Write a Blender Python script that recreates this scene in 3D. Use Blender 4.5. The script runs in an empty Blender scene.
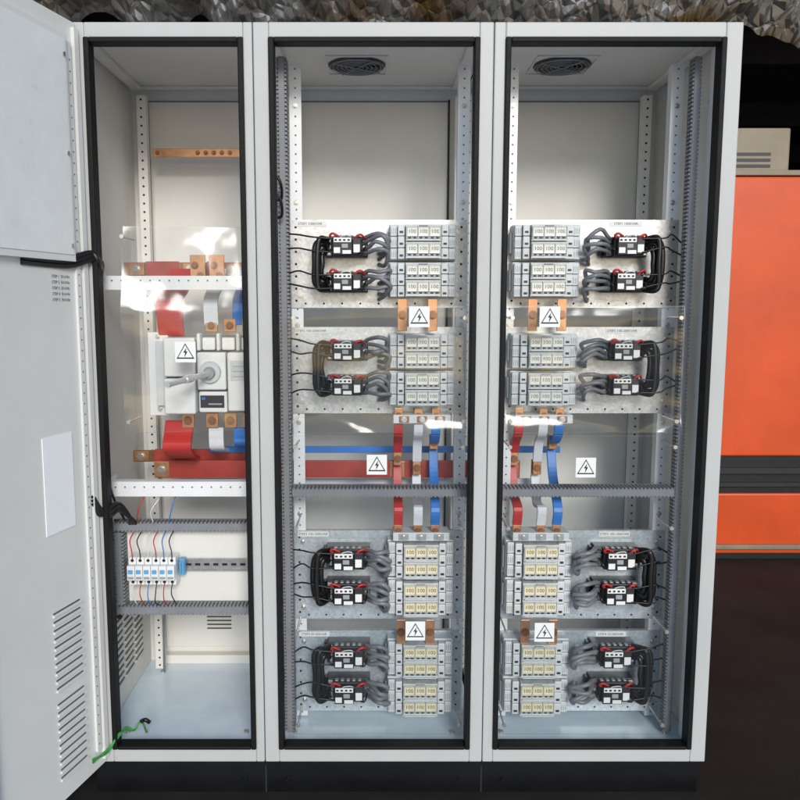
import bpy, math, random
from mathutils import Vector, Matrix, noise
random.seed(7)
scene=bpy.context.scene
COL=scene.collection
# ------------------------------------------------------------------ materials
def new_mat(name):
    m=bpy.data.materials.new(name); m.use_nodes=True
    nt=m.node_tree; b=nt.nodes['Principled BSDF']
    return m,nt,b
def mat(name,col,rough=0.5,metal=0.0,var=0.12,scale=8.0,bump=0.0,bscale=200.0,spec=0.5):
    m,nt,b=new_mat(name)
    tc=nt.nodes.new('ShaderNodeTexCoord')
    n=nt.nodes.new('ShaderNodeTexNoise'); n.inputs['Scale'].default_value=scale; n.inputs['Detail'].default_value=6; n.inputs['Roughness'].default_value=0.65
    nt.links.new(tc.outputs['Object'],n.inputs['Vector'])
    r=nt.nodes.new('ShaderNodeValToRGB')
    r.color_ramp.elements[0].position=0.3; r.color_ramp.elements[1].position=0.7
    r.color_ramp.elements[0].color=(*[c*(1-var) for c in col],1)
    r.color_ramp.elements[1].color=(*[min(1,c*(1+var*0.6)) for c in col],1)
    nt.links.new(n.outputs['Fac'],r.inputs['Fac']); nt.links.new(r.outputs['Color'],b.inputs['Base Color'])
    mr=nt.nodes.new('ShaderNodeMapRange'); mr.inputs['To Min'].default_value=max(0.03,rough-0.1); mr.inputs['To Max'].default_value=min(1,rough+0.12)
    nt.links.new(n.outputs['Fac'],mr.inputs['Value']); nt.links.new(mr.outputs['Result'],b.inputs['Roughness'])
    b.inputs['Metallic'].default_value=metal
    b.inputs['Specular IOR Level'].default_value=spec
    if bump>0:
        n2=nt.nodes.new('ShaderNodeTexNoise'); n2.inputs['Scale'].default_value=bscale; n2.inputs['Detail'].default_value=3
        nt.links.new(tc.outputs['Object'],n2.inputs['Vector'])
        bp=nt.nodes.new('ShaderNodeBump'); bp.inputs['Strength'].default_value=bump; bp.inputs['Distance'].default_value=0.001
        nt.links.new(n2.outputs['Fac'],bp.inputs['Height']); nt.links.new(bp.outputs['Normal'],b.inputs['Normal'])
    return m
def galv(name,base=0.62,rough=0.36,scale=150,tint=(1,1,1),metal=0.72):
    m,nt,b=new_mat(name)
    tc=nt.nodes.new('ShaderNodeTexCoord')
    v=nt.nodes.new('ShaderNodeTexVoronoi'); v.inputs['Scale'].default_value=scale
    nt.links.new(tc.outputs['Object'],v.inputs['Vector'])
    r=nt.nodes.new('ShaderNodeMapRange'); r.inputs['To Min'].default_value=base*0.84; r.inputs['To Max'].default_value=base*1.10
    s=nt.nodes.new('ShaderNodeSeparateColor'); nt.links.new(v.outputs['Color'],s.inputs['Color'])
    nt.links.new(s.outputs['Red'],r.inputs['Value'])
    mx=nt.nodes.new('ShaderNodeMix'); mx.data_type='RGBA'; mx.blend_type='MULTIPLY'; mx.inputs[0].default_value=1
    nt.links.new(r.outputs['Result'],mx.inputs[6]); mx.inputs[7].default_value=(*tint,1)
    nt.links.new(mx.outputs[2],b.inputs['Base Color'])
    r2=nt.nodes.new('ShaderNodeMapRange'); r2.inputs['To Min'].default_value=rough-0.12; r2.inputs['To Max'].default_value=rough+0.12
    n=nt.nodes.new('ShaderNodeTexNoise'); n.inputs['Scale'].default_value=6; n.inputs['Detail'].default_value=5
    nt.links.new(tc.outputs['Object'],n.inputs['Vector'])
    nt.links.new(n.outputs['Fac'],r2.inputs['Value']); nt.links.new(r2.outputs['Result'],b.inputs['Roughness'])
    bp=nt.nodes.new('ShaderNodeBump'); bp.inputs['Strength'].default_value=0.35; bp.inputs['Distance'].default_value=0.010
    nt.links.new(n.outputs['Fac'],bp.inputs['Height']); nt.links.new(bp.outputs['Normal'],b.inputs['Normal'])
    b.inputs['Metallic'].default_value=metal
    return m
PAINT=mat('light_grey_powder_coat',(0.50,0.505,0.49),0.42,var=0.06,scale=3,bump=0.25,bscale=900)
PAINTD=mat('door_paint_lit',(0.74,0.74,0.71),0.42,var=0.06,scale=3,bump=0.25,bscale=900)  # cabinet grey made whiter to stand in for light on the open door
PAINTIN=mat('interior_paint_lit',(0.78,0.765,0.725),0.46,var=0.08,scale=2.5,bump=0.2,bscale=700)  # cabinet grey whitened and warmed in place of light inside the bays
FLOORP=mat('cabinet_floor_blue_sheen',(0.72,0.85,0.98),0.2,var=0.13,scale=5)  # floor's bright bluish reflection put into its base colour
RAIL=mat('zinc_white_rail',(0.80,0.81,0.82),0.32,metal=0.05,var=0.06)
GALV=galv('galvanised_steel',0.60,0.38)
GALVL=galv('galvanised_steel_cool_lit',0.68,0.36,tint=(0.85,0.94,1.0),metal=0.5)  # steel of the lower plates, cool reflected light put into the tint
GALVD=galv('galvanised_steel_dull',0.42,0.42)
RUB=mat('black_rubber',(0.005,0.005,0.006),0.6,var=0.2,scale=40,spec=0.25)
BLACKP=mat('black_gloss_paint',(0.006,0.006,0.007),0.3,var=0.3,scale=6,spec=0.3)
DARK=mat('dark_plastic',(0.010,0.010,0.012),0.42,var=0.25,scale=60)
DARK2=mat('anthracite_plastic',(0.022,0.023,0.027),0.45,var=0.2,scale=60)
HOLE=mat('hole_shadow',(0.02,0.02,0.02),0.9,var=0.1)
LOUV=mat('louvre_shade',(0.085,0.088,0.092),0.8,var=0.1)
HOLEG=mat('rail_hole_grey',(0.13,0.135,0.14),0.9,var=0.1)
LGP=mat('light_grey_plastic',(0.62,0.65,0.66),0.38,var=0.08,scale=25,bump=0.15,bscale=600)
LGP2=mat('mid_grey_plastic',(0.34,0.36,0.38),0.45,var=0.1,scale=25)
CLEARP=mat('hazy_clear_cover',(0.58,0.61,0.61),0.15,var=0.25,scale=45)
WHITEP=mat('white_plastic',(0.80,0.81,0.80),0.30,var=0.05,scale=20)
SWGAP=mat('switch_inner_grey',(0.22,0.23,0.24),0.5,var=0.1,scale=20)
CREAM=mat('cream_fuse_label',(0.78,0.70,0.46),0.18,var=0.2,scale=50)
PALE=mat('pale_clear_fuse_label',(0.76,0.76,0.68),0.15,var=0.2,scale=50)
COPPER=mat('bare_copper',(0.58,0.30,0.16),0.36,metal=0.8,var=0.3,scale=25)
BRASS=mat('oxidised_copper',(0.30,0.14,0.065),0.42,metal=0.7,var=0.35,scale=18)
REDI=mat('red_insulation',(0.50,0.03,0.026),0.4,var=0.15,scale=12)
REDB=mat('red_sleeve_bar',(0.38,0.05,0.038),0.36,var=0.2,scale=10)
WHTI=mat('white_insulation',(0.70,0.72,0.75),0.4,var=0.1,scale=12)
BLUI=mat('blue_insulation',(0.03,0.18,0.55),0.4,var=0.15,scale=12)
DUCT=mat('grey_wire_duct_plastic',(0.22,0.23,0.25),0.5,var=0.1,scale=20)
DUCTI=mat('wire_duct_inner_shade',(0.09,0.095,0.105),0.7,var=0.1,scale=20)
CABG=mat('grey_cable_sheath',(0.19,0.20,0.215),0.38,var=0.2,scale=60)
CABB=mat('black_cable_sheath',(0.009,0.009,0.010),0.36,var=0.2,scale=60)
GREEN=mat('green_yellow_wire',(0.05,0.30,0.06),0.4,var=0.5,scale=90)
SCREW=mat('zinc_screw',(0.62,0.60,0.55),0.3,metal=0.9,var=0.15,scale=80)
STEEL=mat('bright_steel',(0.74,0.74,0.74),0.32,metal=0.55,var=0.12,scale=40)
INK=mat('black_ink',(0.015,0.015,0.015),0.6,var=0.1)
INKG=mat('faded_grey_ink',(0.06,0.06,0.06),0.6,var=0.1)
SIGNW=mat('sign_white',(0.80,0.80,0.78),0.4,var=0.04)
PAPER=mat('paper',(0.92,0.93,0.94),0.7,var=0.03)
ORANGE=mat('orange_paint',(0.70,0.082,0.012),0.4,var=0.2,scale=2)
BEIGE=mat('beige_equipment_paint',(0.26,0.215,0.15),0.5,var=0.2,scale=6)
CONC=mat('stained_shaded_concrete',(0.025,0.022,0.019),0.75,var=0.5,scale=2.2,bump=0.5,bscale=60,spec=0.25)  # stained shed floor, with its shade also put into the dark colour
YARD=mat('yard_bounce_concrete',(0.48,0.50,0.54),0.85,var=0.2,scale=1.5,bump=0.5,bscale=40)  # unseen yard made pale and cool to bounce light into the bays
WALLD=mat('dark_shed_sheet',(0.04,0.033,0.028),0.7,var=0.3,scale=3)
TIMB=mat('dark_steel_purlin',(0.05,0.035,0.025),0.6,var=0.3,scale=9)
BLUP=mat('blue_toggle_plastic',(0.12,0.36,0.62),0.4,var=0.1)
def foil_mat():
    m,nt,b=new_mat('reflective_foil')
    tc=nt.nodes.new('ShaderNodeTexCoord')
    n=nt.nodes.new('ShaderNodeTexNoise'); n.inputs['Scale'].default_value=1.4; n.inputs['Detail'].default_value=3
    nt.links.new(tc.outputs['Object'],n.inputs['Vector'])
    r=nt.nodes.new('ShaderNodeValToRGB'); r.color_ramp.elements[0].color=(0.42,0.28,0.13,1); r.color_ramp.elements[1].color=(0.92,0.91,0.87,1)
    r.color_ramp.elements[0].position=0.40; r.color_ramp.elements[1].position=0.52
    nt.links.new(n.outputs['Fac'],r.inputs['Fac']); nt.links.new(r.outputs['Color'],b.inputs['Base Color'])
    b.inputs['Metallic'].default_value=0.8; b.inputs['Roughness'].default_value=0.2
    mp=nt.nodes.new('ShaderNodeMapping'); mp.inputs['Scale'].default_value=(1.0,0.45,0.6); mp.inputs['Rotation'].default_value=(0,0,0.6)
    nt.links.new(tc.outputs['Object'],mp.inputs['Vector'])
    v=nt.nodes.new('ShaderNodeTexVoronoi'); v.inputs['Scale'].default_value=7; v.feature='DISTANCE_TO_EDGE'
    v2=nt.nodes.new('ShaderNodeTexVoronoi'); v2.inputs['Scale'].default_value=19; v2.feature='DISTANCE_TO_EDGE'
    nt.links.new(mp.outputs['Vector'],v.inputs['Vector']); nt.links.new(mp.outputs['Vector'],v2.inputs['Vector'])
    ad=nt.nodes.new('ShaderNodeMath'); ad.operation='MULTIPLY_ADD'; ad.inputs[1].default_value=0.45
    nt.links.new(v2.outputs['Distance'],ad.inputs[0]); nt.links.new(v.outputs['Distance'],ad.inputs[2])
    bp=nt.nodes.new('ShaderNodeBump'); bp.inputs['Strength'].default_value=0.8; bp.inputs['Distance'].default_value=0.08
    nt.links.new(ad.outputs[0],bp.inputs['Height']); nt.links.new(bp.outputs['Normal'],b.inputs['Normal'])
    return m
FOIL=foil_mat()
def acrylic(name,bump,bs,tint=(0.97,0.98,0.98),gain=1.0,rough=0.07):
    m=bpy.data.materials.new(name); m.use_nodes=True; nt=m.node_tree; nt.nodes.clear()
    out=nt.nodes.new('ShaderNodeOutputMaterial'); mix=nt.nodes.new('ShaderNodeMixShader')
    t=nt.nodes.new('ShaderNodeBsdfTransparent'); t.inputs['Color'].default_value=(*tint,1)
    g=nt.nodes.new('ShaderNodeBsdfGlossy'); g.inputs['Roughness'].default_value=rough
    f=nt.nodes.new('ShaderNodeFresnel'); f.inputs['IOR'].default_value=1.5
    mu=nt.nodes.new('ShaderNodeMath'); mu.operation='MULTIPLY'; mu.inputs[1].default_value=gain; mu.use_clamp=True
    tc=nt.nodes.new('ShaderNodeTexCoord'); n=nt.nodes.new('ShaderNodeTexNoise'); n.inputs['Scale'].default_value=bs; n.inputs['Detail'].default_value=2
    bp=nt.nodes.new('ShaderNodeBump'); bp.inputs['Strength'].default_value=bump; bp.inputs['Distance'].default_value=0.02
    L=nt.links.new
    L(tc.outputs['Object'],n.inputs['Vector']); L(n.outputs['Fac'],bp.inputs['Height']); L(bp.outputs['Normal'],g.inputs['Normal'])
    L(f.outputs['Fac'],mu.inputs[0]); L(mu.outputs[0],mix.inputs['Fac']); L(t.outputs[0],mix.inputs[1]); L(g.outputs[0],mix.inputs[2]); L(mix.outputs[0],out.inputs['Surface'])
    return m
ACRY=acrylic('clear_acrylic',0.14,6,tint=(0.95,0.975,0.99),gain=1.0,rough=0.11)
FILM=acrylic('clear_wavy_film',0.42,7,gain=1.15,rough=0.15)
EDGE=acrylic('clear_sheet_cut_edge',0.0,7,tint=(0.80,0.86,0.89),gain=3.5,rough=0.25)
# ------------------------------------------------------------------ mesh builder
_tc={}
def text_geo(s,size):
    k=(s,size)
    if k in _tc: return _tc[k]
    cu=bpy.data.curves.new('t','FONT'); cu.body=s; cu.size=size; cu.align_x='CENTER'; cu.align_y='CENTER'; cu.resolution_u=2
    o=bpy.data.objects.new('t',cu); COL.objects.link(o)
    dg=bpy.context.evaluated_depsgraph_get(); me=bpy.data.meshes.new_from_object(o.evaluated_get(dg))
    r=([tuple(v.co) for v in me.vertices],[tuple(p.vertices) for p in me.polygons])
    bpy.data.objects.remove(o); bpy.data.curves.remove(cu); bpy.data.meshes.remove(me)
    _tc[k]=r; return r
def crom(pts,n=6):
    P=[Vector(p) for p in pts]; P=[P[0]*2-P[1]]+P+[P[-1]*2-P[-2]]; out=[]
    for i in range(1,len(P)-2):
        a,b,c,d=P[i-1:i+3]
        for j in range(n):
            t=j/n
            out.append(0.5*((2*b)+(c-a)*t+(2*a-5*b+4*c-d)*t*t+(3*b-a-3*c+d)*t**3))
    out.append(P[-2]); return out
class MB:
    def __init__(s): s.v=[];s.f=[];s.mi=[];s.sm=[];s.mats=[];s.M=Matrix.Identity(4)
    def _m(s,m):
        if m not in s.mats: s.mats.append(m)
        return s.mats.index(m)
    def add(s,vs,fs,m,smooth=False):
        o=len(s.v); s.v+=[tuple(s.M@Vector(v)) for v in vs]; k=s._m(m)
        for f in fs: s.f.append(tuple(i+o for i in f)); s.mi.append(k); s.sm.append(smooth)
        return s
    def box(s,x0,x1,y0,y1,z0,z1,m):
        vs=[(x,y,z) for x in(x0,x1) for y in(y0,y1) for z in(z0,z1)]
        return s.add(vs,[(0,1,3,2),(4,6,7,5),(0,4,5,1),(2,3,7,6),(0,2,6,4),(1,5,7,3)],m)
    def cyl(s,p0,p1,r,m,n=12,r2=None):
        p0=Vector(p0);p1=Vector(p1);d=(p1-p0).normalized(); r2=r if r2 is None else r2
        a=d.orthogonal().normalized(); b=d.cross(a); vs=[]
        for p,rr in((p0,r),(p1,r2)):
            for i in range(n):
                t=2*math.pi*i/n; vs.append(p+a*rr*math.cos(t)+b*rr*math.sin(t))
        s.add(vs,[(i,(i+1)%n,n+(i+1)%n,n+i) for i in range(n)],m,True)
        s.add(vs[:n],[tuple(range(n))[::-1]],m); s.add(vs[n:],[tuple(range(n))],m); return s
    def tube(s,pts,r,m,n=8,k=6):
        P=crom(pts,k) if k else [Vector(p) for p in pts]; vs=[]; a=None
        for i,p in enumerate(P):
            d=(P[min(i+1,len(P)-1)]-P[max(i-1,0)]).normalized()
            if a is None: a=d.orthogonal().normalized()
            a=(a-d*a.dot(d)).normalized(); b=d.cross(a)
            for j in range(n):
                t=2*math.pi*j/n; vs.append(p+a*r*math.cos(t)+b*r*math.sin(t))
        fs=[(i*n+j,i*n+(j+1)%n,(i+1)*n+(j+1)%n,(i+1)*n+j) for i in range(len(P)-1) for j in range(n)]
        s.add(vs,fs,m,True); L=len(P)-1
        s.add(vs[:n],[tuple(range(n))[::-1]],m); s.add(vs[L*n:],[tuple(range(n))],m); return s
    def ribbon(s,pts,x0,x1,th,m,k=6):
        P=crom([(0,a,b) for a,b in pts],k) if k else [Vector((0,a,b)) for a,b in pts]; vs=[]
        for i,p in enumerate(P):
            d=(P[min(i+1,len(P)-1)]-P[max(i-1,0)]).normalized(); nn=Vector((0,-d.z,d.y))*th/2
            for x,q in((x0,-1),(x1,-1),(x1,1),(x0,1)): vs.append((x,p.y+nn.y*q,p.z+nn.z*q))
        fs=[(i*4+j,i*4+(j+1)%4,(i+1)*4+(j+1)%4,(i+1)*4+j) for i in range(len(P)-1) for j in range(4)]
        L=len(P)-1; fs+=[(3,2,1,0),(L*4,L*4+1,L*4+2,L*4+3)]
        return s.add(vs,fs,m)
    def text(s,t,c,size,m,R=(1,0,0),U=(0,0,1)):
        vs,fs=text_geo(t,size); R=Vector(R);U=Vector(U);c=Vector(c)
        return s.add([c+R*v[0]+U*v[1] for v in vs],fs,m)
    def bolt(s,x,y,z,r=0.006,m=None):   # hex head towards -y
        m=m or SCREW
        s.cyl((x,y,z),(x,y-0.0015,z),r*1.4,m,14); s.cyl((x,y-0.0015,z),(x,y-0.006,z),r,m,6); return s
    def obj(s,name,parent=None,loc=(0,0,0),bevel=0.0,seg=2,**props):
        me=bpy.data.meshes.new(name); me.from_pydata(s.v,[],s.f)
        for m in s.mats: me.materials.append(m)
        me.polygons.foreach_set('material_index',s.mi); me.polygons.foreach_set('use_smooth',s.sm); me.update()
        o=bpy.data.objects.new(name,me); COL.objects.link(o); o.location=loc
        if parent: o.parent=parent
        if bevel:
            b=o.modifiers.new('bevel','BEVEL'); b.width=bevel; b.segments=seg; b.limit_method='ANGLE'; b.angle_limit=math.radians(50)
        for k,v in props.items(): o[k]=v
        return o
def thing(name,label,cat,loc=(0,0,0),group=None):
    e=bpy.data.objects.new(name,None); e.empty_display_size=0.05; COL.objects.link(e); e.location=loc
    e['label']=label; e['category']=cat
    if group: e['group']=group
    return e
def rep(o,locs):
    for l in locs:
        c=o.copy(); COL.objects.link(c); c.parent=o.parent; c.location=l
def copy_tree(src,loc,scale=None,label=None):
    c=src.copy(); COL.objects.link(c); c.location=loc
    if scale: c.scale=scale
    if label: c['label']=label
    def rec(a,b):
        for ch in a.children:
            k=ch.copy(); COL.objects.link(k); k.parent=b; k.matrix_parent_inverse=ch.matrix_parent_inverse.copy(); rec(ch,k)
    rec(src,c); return c
def info(o,label,cat,group=None):
    o['label']=label;o['category']=cat
    if group:o['group']=group
    return o
# ================================================================== CABINET
ZB,ZT=0.10,2.051
cab=thing('electrical_cabinet','tall light grey three-bay steel electrical cabinet on black plinth','electrical cabinet')
bays=[(-0.790,-0.305,-0.722,-0.328),(-0.303,0.295,-0.264,0.260),(0.297,0.913,0.325,0.871)]
OZ0,OZ1=0.139,2.014
for i,(a,b,oa,ob) in enumerate(bays):
    m=MB()
    m.box(a,oa,0,0.035,ZB,ZT,PAINT); m.box(ob,b,0,0.035,ZB,ZT,PAINT)
    m.box(oa,ob,0,0.035,OZ1,ZT,PAINT); m.box(oa,ob,0,0.035,ZB,OZ0,PAINT)
    m.obj('front_frame',cab,bevel=0.003)
    g=MB(); w=0.013
    g.box(oa-0.001,oa+w,-0.008,0.034,OZ0,OZ1,RUB); g.box(ob-w,ob+0.001,-0.008,0.034,OZ0,OZ1,RUB)
    g.box(oa+w,ob-w,-0.008,0.034,OZ1-w,OZ1,RUB); g.box(oa+w,ob-w,-0.008,0.034,OZ0,OZ0+w*0.8,RUB)
    g.obj('door_gasket',cab,bevel=0.003)
    p=MB(); p.box(a+0.002,b-0.002,0.596,0.600,ZB+0.01,ZT-0.005,PAINTIN)
    p.box(a+0.060,b-0.060,0.586,0.5955,ZB+0.07,ZT-0.046,PAINTIN)
    p.box(a+0.053,a+0.058,0.590,0.5955,ZB+0.06,ZT-0.036,DARK2); p.box(b-0.058,b-0.053,0.590,0.5955,ZB+0.06,ZT-0.036,DARK2)
    p.box(a+0.058,b-0.058,0.590,0.5955,ZT-0.044,ZT-0.040,LGP2)
    for z in(0.4,1.0,1.6): 
        p.bolt(a+0.045,0.596,z,0.004); p.bolt(b-0.045,0.596,z,0.004)
    if i==0:
        for k in range(5): p.box(-0.585,-0.500,0.583,0.5858,0.235+k*0.014,0.240+k*0.014,LOUV)
    p.obj('back_panel',cab,bevel=0.002)
    f=MB(); f.box(a+0.004,b-0.004,0.036,0.594,ZB+0.012,ZB+0.018,FLOORP)
    f.box(a+0.03,b-0.03,0.56,0.592,ZB+0.0185,ZB+0.05,PAINTIN)
    for xx in(a+0.07,b-0.07):
        for yy in(0.12,0.5): f.cyl((xx,yy,ZB+0.018),(xx,yy,ZB+0.024),0.008,SCREW,6)
    f.obj('floor_panel',cab,bevel=0.002)
    r=MB(); r.box(a+0.001,b-0.001,0.036,0.5955,ZT-0.006,ZT-0.001,PAINTIN)
    r.box(a+0.02,b-0.02,0.05,0.08,ZT-0.022,ZT-0.0065,PAINTIN); r.box(a+0.02,b-0.02,0.545,0.565,ZT-0.014,ZT-0.0065,PAINTIN)
    r.box(a+0.02,a+0.05,0.0805,0.5445,ZT-0.020,ZT-0.0065,PAINTIN); r.box(b-0.05,b-0.02,0.0805,0.5445,ZT-0.020,ZT-0.0065,PAINTIN)
    r.obj('roof_panel',cab,bevel=0.002)
s=MB(); s.box(-0.790,-0.786,0.0355,0.5955,ZB,ZT-0.0065,PAINTIN)
s.box(-0.7855,-0.780,0.09,0.50,0.16,1.98,PAINTIN)
for c in range(4):
    for k in range(16):
        y0=0.10+c*0.100; z0=0.20+k*0.022
        s.box(-0.7798,-0.775,y0,y0+0.085,z0,z0+0.005,PAINTIN); s.box(-0.7798,-0.7785,y0+0.002,y0+0.083,z0+0.0055,z0+0.010,LOUV)
s.obj('side_panel',cab,bevel=0.001,label='side wall with columns of pressed louvre slots')
s=MB(); s.box(0.909,0.913,0.0355,0.5955,ZB,ZT-0.0065,PAINTIN); s.box(0.903,0.9088,0.09,0.50,0.16,1.98,PAINTIN)
for z in(0.4,0.9,1.4,1.8): s.cyl((0.9029,0.47,z),(0.899,0.47,z),0.006,SCREW,10)
for z in(0.3,0.7,1.1,1.5,1.9): s.cyl((0.9029,0.16,z),(0.900,0.16,z),0.005,SCREW,10)
s.obj('side_panel',cab,bevel=0.001)
def post(x0,x1,y0,y1,z0,z1,n,parent=cab,name='perforated_post',mt=PAINTIN):
    m=MB(); m.box(x0,x1,y0,y1,z0,z1,mt); xc=(x0+x1)/2
    for k in range(n):
        z=z0+(k+0.5)*(z1-z0)/n
        m.cyl((xc,y0,z),(xc,y0-0.0006,z),0.0035,HOLE,8)
    return m.obj(name,parent,bevel=0.0015)
post(-0.745,-0.715,0.50,0.53,0.13,2.005,71); post(0.835,0.865,0.50,0.53,0.13,2.005,71)
for x in(-0.304,0.296):
    post(x-0.045,x+0.045,0.505,0.54,0.13,2.005,60); post(x-0.03,x+0.03,0.0355,0.075,0.13,2.015,60)
post(-0.785,-0.750,0.06,0.10,0.13,2.015,60); post(0.872,0.902,0.06,0.09,0.13,2.015,60)
p=MB(); p.box(-0.775,0.898,0.012,0.03,0.0,0.099,BLACKP); p.box(-0.775,0.898,0.57,0.59,0.0,0.099,BLACKP)
p.box(-0.775,-0.755,0.0305,0.5695,0.0,0.099,BLACKP); p.box(0.878,0.898,0.0305,0.5695,0.0,0.099,BLACKP)
p.box(-0.775,0.898,0.004,0.0115,0.085,0.099,BLACKP)
for x in(-0.304,0.296):
    p.box(x-0.002,x+0.002,0.0112,0.0118,0.0,0.084,HOLE)
    p.bolt(x-0.06,0.0118,0.04,0.007,BLACKP); p.bolt(x+0.06,0.0118,0.04,0.007,BLACKP)
p.obj('plinth',cab,bevel=0.003)
# door
door=MB()
ang=math.atan2(-0.967,-0.253)
ux=Vector((math.cos(ang),math.sin(ang),0)); uy=Vector((0.967,-0.253,0))
DM=Matrix(((ux.x,uy.x,0,-0.737),(ux.y,uy.y,0,-0.008),(0,0,1,0),(0,0,0,1)))
door.M=DM
door.box(0.0,0.47,-0.024,-0.004,0.108,2.045,PAINTD)
door.box(0.0,0.018,-0.0038,0.006,0.125,2.030,PAINTD)
door.box(0.028,0.045,-0.0038,0.003,0.16,1.99,PAINTD)
door.box(0.42,0.445,-0.0038,0.012,0.16,1.99,PAINTD)
for k in range(66): 
    z=0.18+k*0.0272; door.cyl((0.0365,0.003,z),(0.0365,0.0036,z),0.0022,HOLEG,8)
for blk in(0.165,0.40):
    for k in range(10):
        z=blk+k*0.0215; c0=0.082
        door.box(c0,c0+0.11,-0.0038,0.001,z,z+0.006,PAINTD); door.box(c0+0.002,c0+0.108,-0.0038,-0.003,z+0.0065,z+0.0105,LOUV)
dobj=door.obj('door',cab,bevel=0.002,label='open door folded outward with louvre slots')
d=MB(); d.M=DM; d.box(0.058,0.40,-0.0036,0.012,1.462,2.0,PAINTD); d.box(0.066,0.392,0.0123,0.0140,1.478,1.985,WHITEP)
for z in(1.5,1.72,1.95): d.cyl((0.074,0.0142,z),(0.074,0.017,z),0.005,SCREW,10)
d.obj('equipment_cover',dobj,bevel=0.002)
d=MB(); d.M=DM
for k in range(5): d.text('STEP '+str(k+1)+'  50 kVAr',(0.100,-0.0032,1.424-k*0.014),0.010,INK,R=(-1,0,0),U=(0,0,1))
d.obj('printed_lettering',dobj)
d=MB(); d.M=DM; d.box(0.088,0.20,-0.0037,-0.0018,0.80,1.04,PAPER)
d.obj('paper_sheet',dobj)
for z in(0.25,1.1,1.9):
    h=MB(); h.M=DM; h.cyl((-0.006,-0.004,z-0.03),(-0.006,-0.004,z+0.03),0.006,PAINT,12); h.obj('hinge',dobj)
# ================================================================== RAILS, DUCTS
def rail_v(x0,x1,z0,z1,y=0.203):
    m=MB(); m.box(x0,x1,y,y+0.003,z0,z1,RAIL); m.box(x0,x0+0.003,y+0.0032,y+0.03,z0,z1,RAIL)
    n=int((z1-z0)/0.025); xc=(x0+x1)/2
    for k in range(n):
        z=z0+(k+.5)*(z1-z0)/n
        m.cyl((xc,y-0.0001,z),(xc,y-0.0006,z),0.0026,HOLEG,8)
    for z in(0.75,1.02,1.30,1.64,1.90): m.bolt(xc,y-0.0007,z,0.005)
    o=m.obj('mounting_rail'); return info(o,'upright perforated white zinc mounting rail inside cabinet','mounting rail','upright rails carrying the mounting plates')
rail_v(-0.236,-0.203,0.125,2.01); rail_v(0.229,0.262,0.125,2.01); rail_v(0.368,0.394,0.125,2.01); rail_v(0.814,0.848,0.125,2.01)
def rail_h(x0,x1,zc,h=0.038,y=0.10):
    m=MB(); m.box(x0,x1,y,y+0.003,zc-h/2,zc+h/2,RAIL); m.box(x0,x1,y+0.0032,y+0.035,zc+h/2-0.003,zc+h/2,RAIL)
    n=int((x1-x0)/0.025)
    for k in range(n): 
        x=x0+(k+.5)*(x1-x0)/n; m.cyl((x,y-0.0001,zc+0.006),(x,y-0.0006,zc+0.006),0.0025,HOLEG,8)
    m.box(x0-0.004,x0-0.0005,y,y+0.06,zc-h/2-0.01,zc+h/2+0.01,RAIL)
    o=m.obj('cross_rail',bevel=0.001); return info(o,'horizontal perforated white cross rail in narrow bay','cross rail','horizontal cross rails in the narrow bay')
rail_h(-0.748,-0.335,1.415); rail_h(-0.735,-0.335,0.847,0.042)
def duct(p0,p1,w=0.03,y0=0.10,y1=0.145,vertical=True,label='grey slotted wire duct running up beside the mounting plates',comb=0.0055):
    m=MB(); L=p1-p0
    n=int(L/0.0105)
    def B(a0,a1,y0_,y1_,l0,l1,mt):
        if vertical: m.box(a0,a1,y0_,y1_,l0,l1,mt)
        else: m.box(l0,l1,y0_,y1_,a0,a1,mt)
    a,b=w
    B(a+comb,b-comb,y0,y0+0.004,p0,p1,DUCT); B(a,b,y1-0.003,y1,p0,p1,DUCT)
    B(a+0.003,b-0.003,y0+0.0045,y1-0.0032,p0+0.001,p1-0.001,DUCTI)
    for k in range(n):
        z=p0+k*L/n+0.002
        B(a,a+comb-0.0004,y0+0.001,y0+0.0042,z,z+0.0064,DUCT); B(b-comb+0.0004,b,y0+0.001,y0+0.0042,z,z+0.0064,DUCT)
        B(a,a+0.0025,y0+0.0043,y1-0.0033,z,z+0.0064,DUCT); B(b-0.0025,b,y0+0.0043,y1-0.0033,z,z+0.0064,DUCT)
    o=m.obj('wire_duct'); return info(o,label,'wire duct','grey slotted wire ducts')
duct(0.13,2.0,w=(-0.259,-0.232),comb=0.006); duct(0.13,2.0,w=(0.832,0.855),comb=0.004,y1=0.130)
hl='grey slotted wire duct crossing two bays horizontally'
duct(-0.230,0.830,w=(0.826,0.852),y0=0.092,vertical=False,label=hl,comb=0.0035)
sl='grey slotted wire duct around small breaker panel'
duct(-0.742,-0.335,w=(0.719,0.747),y0=0.12,y1=0.16,vertical=False,label=sl,comb=0.004); duct(-0.742,-0.335,w=(0.474,0.502),y0=0.12,y1=0.16,vertical=False,label=sl,comb=0.004)
duct(0.504,0.717,w=(-0.742,-0.714),y0=0.12,y1=0.16,label=sl)
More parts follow.
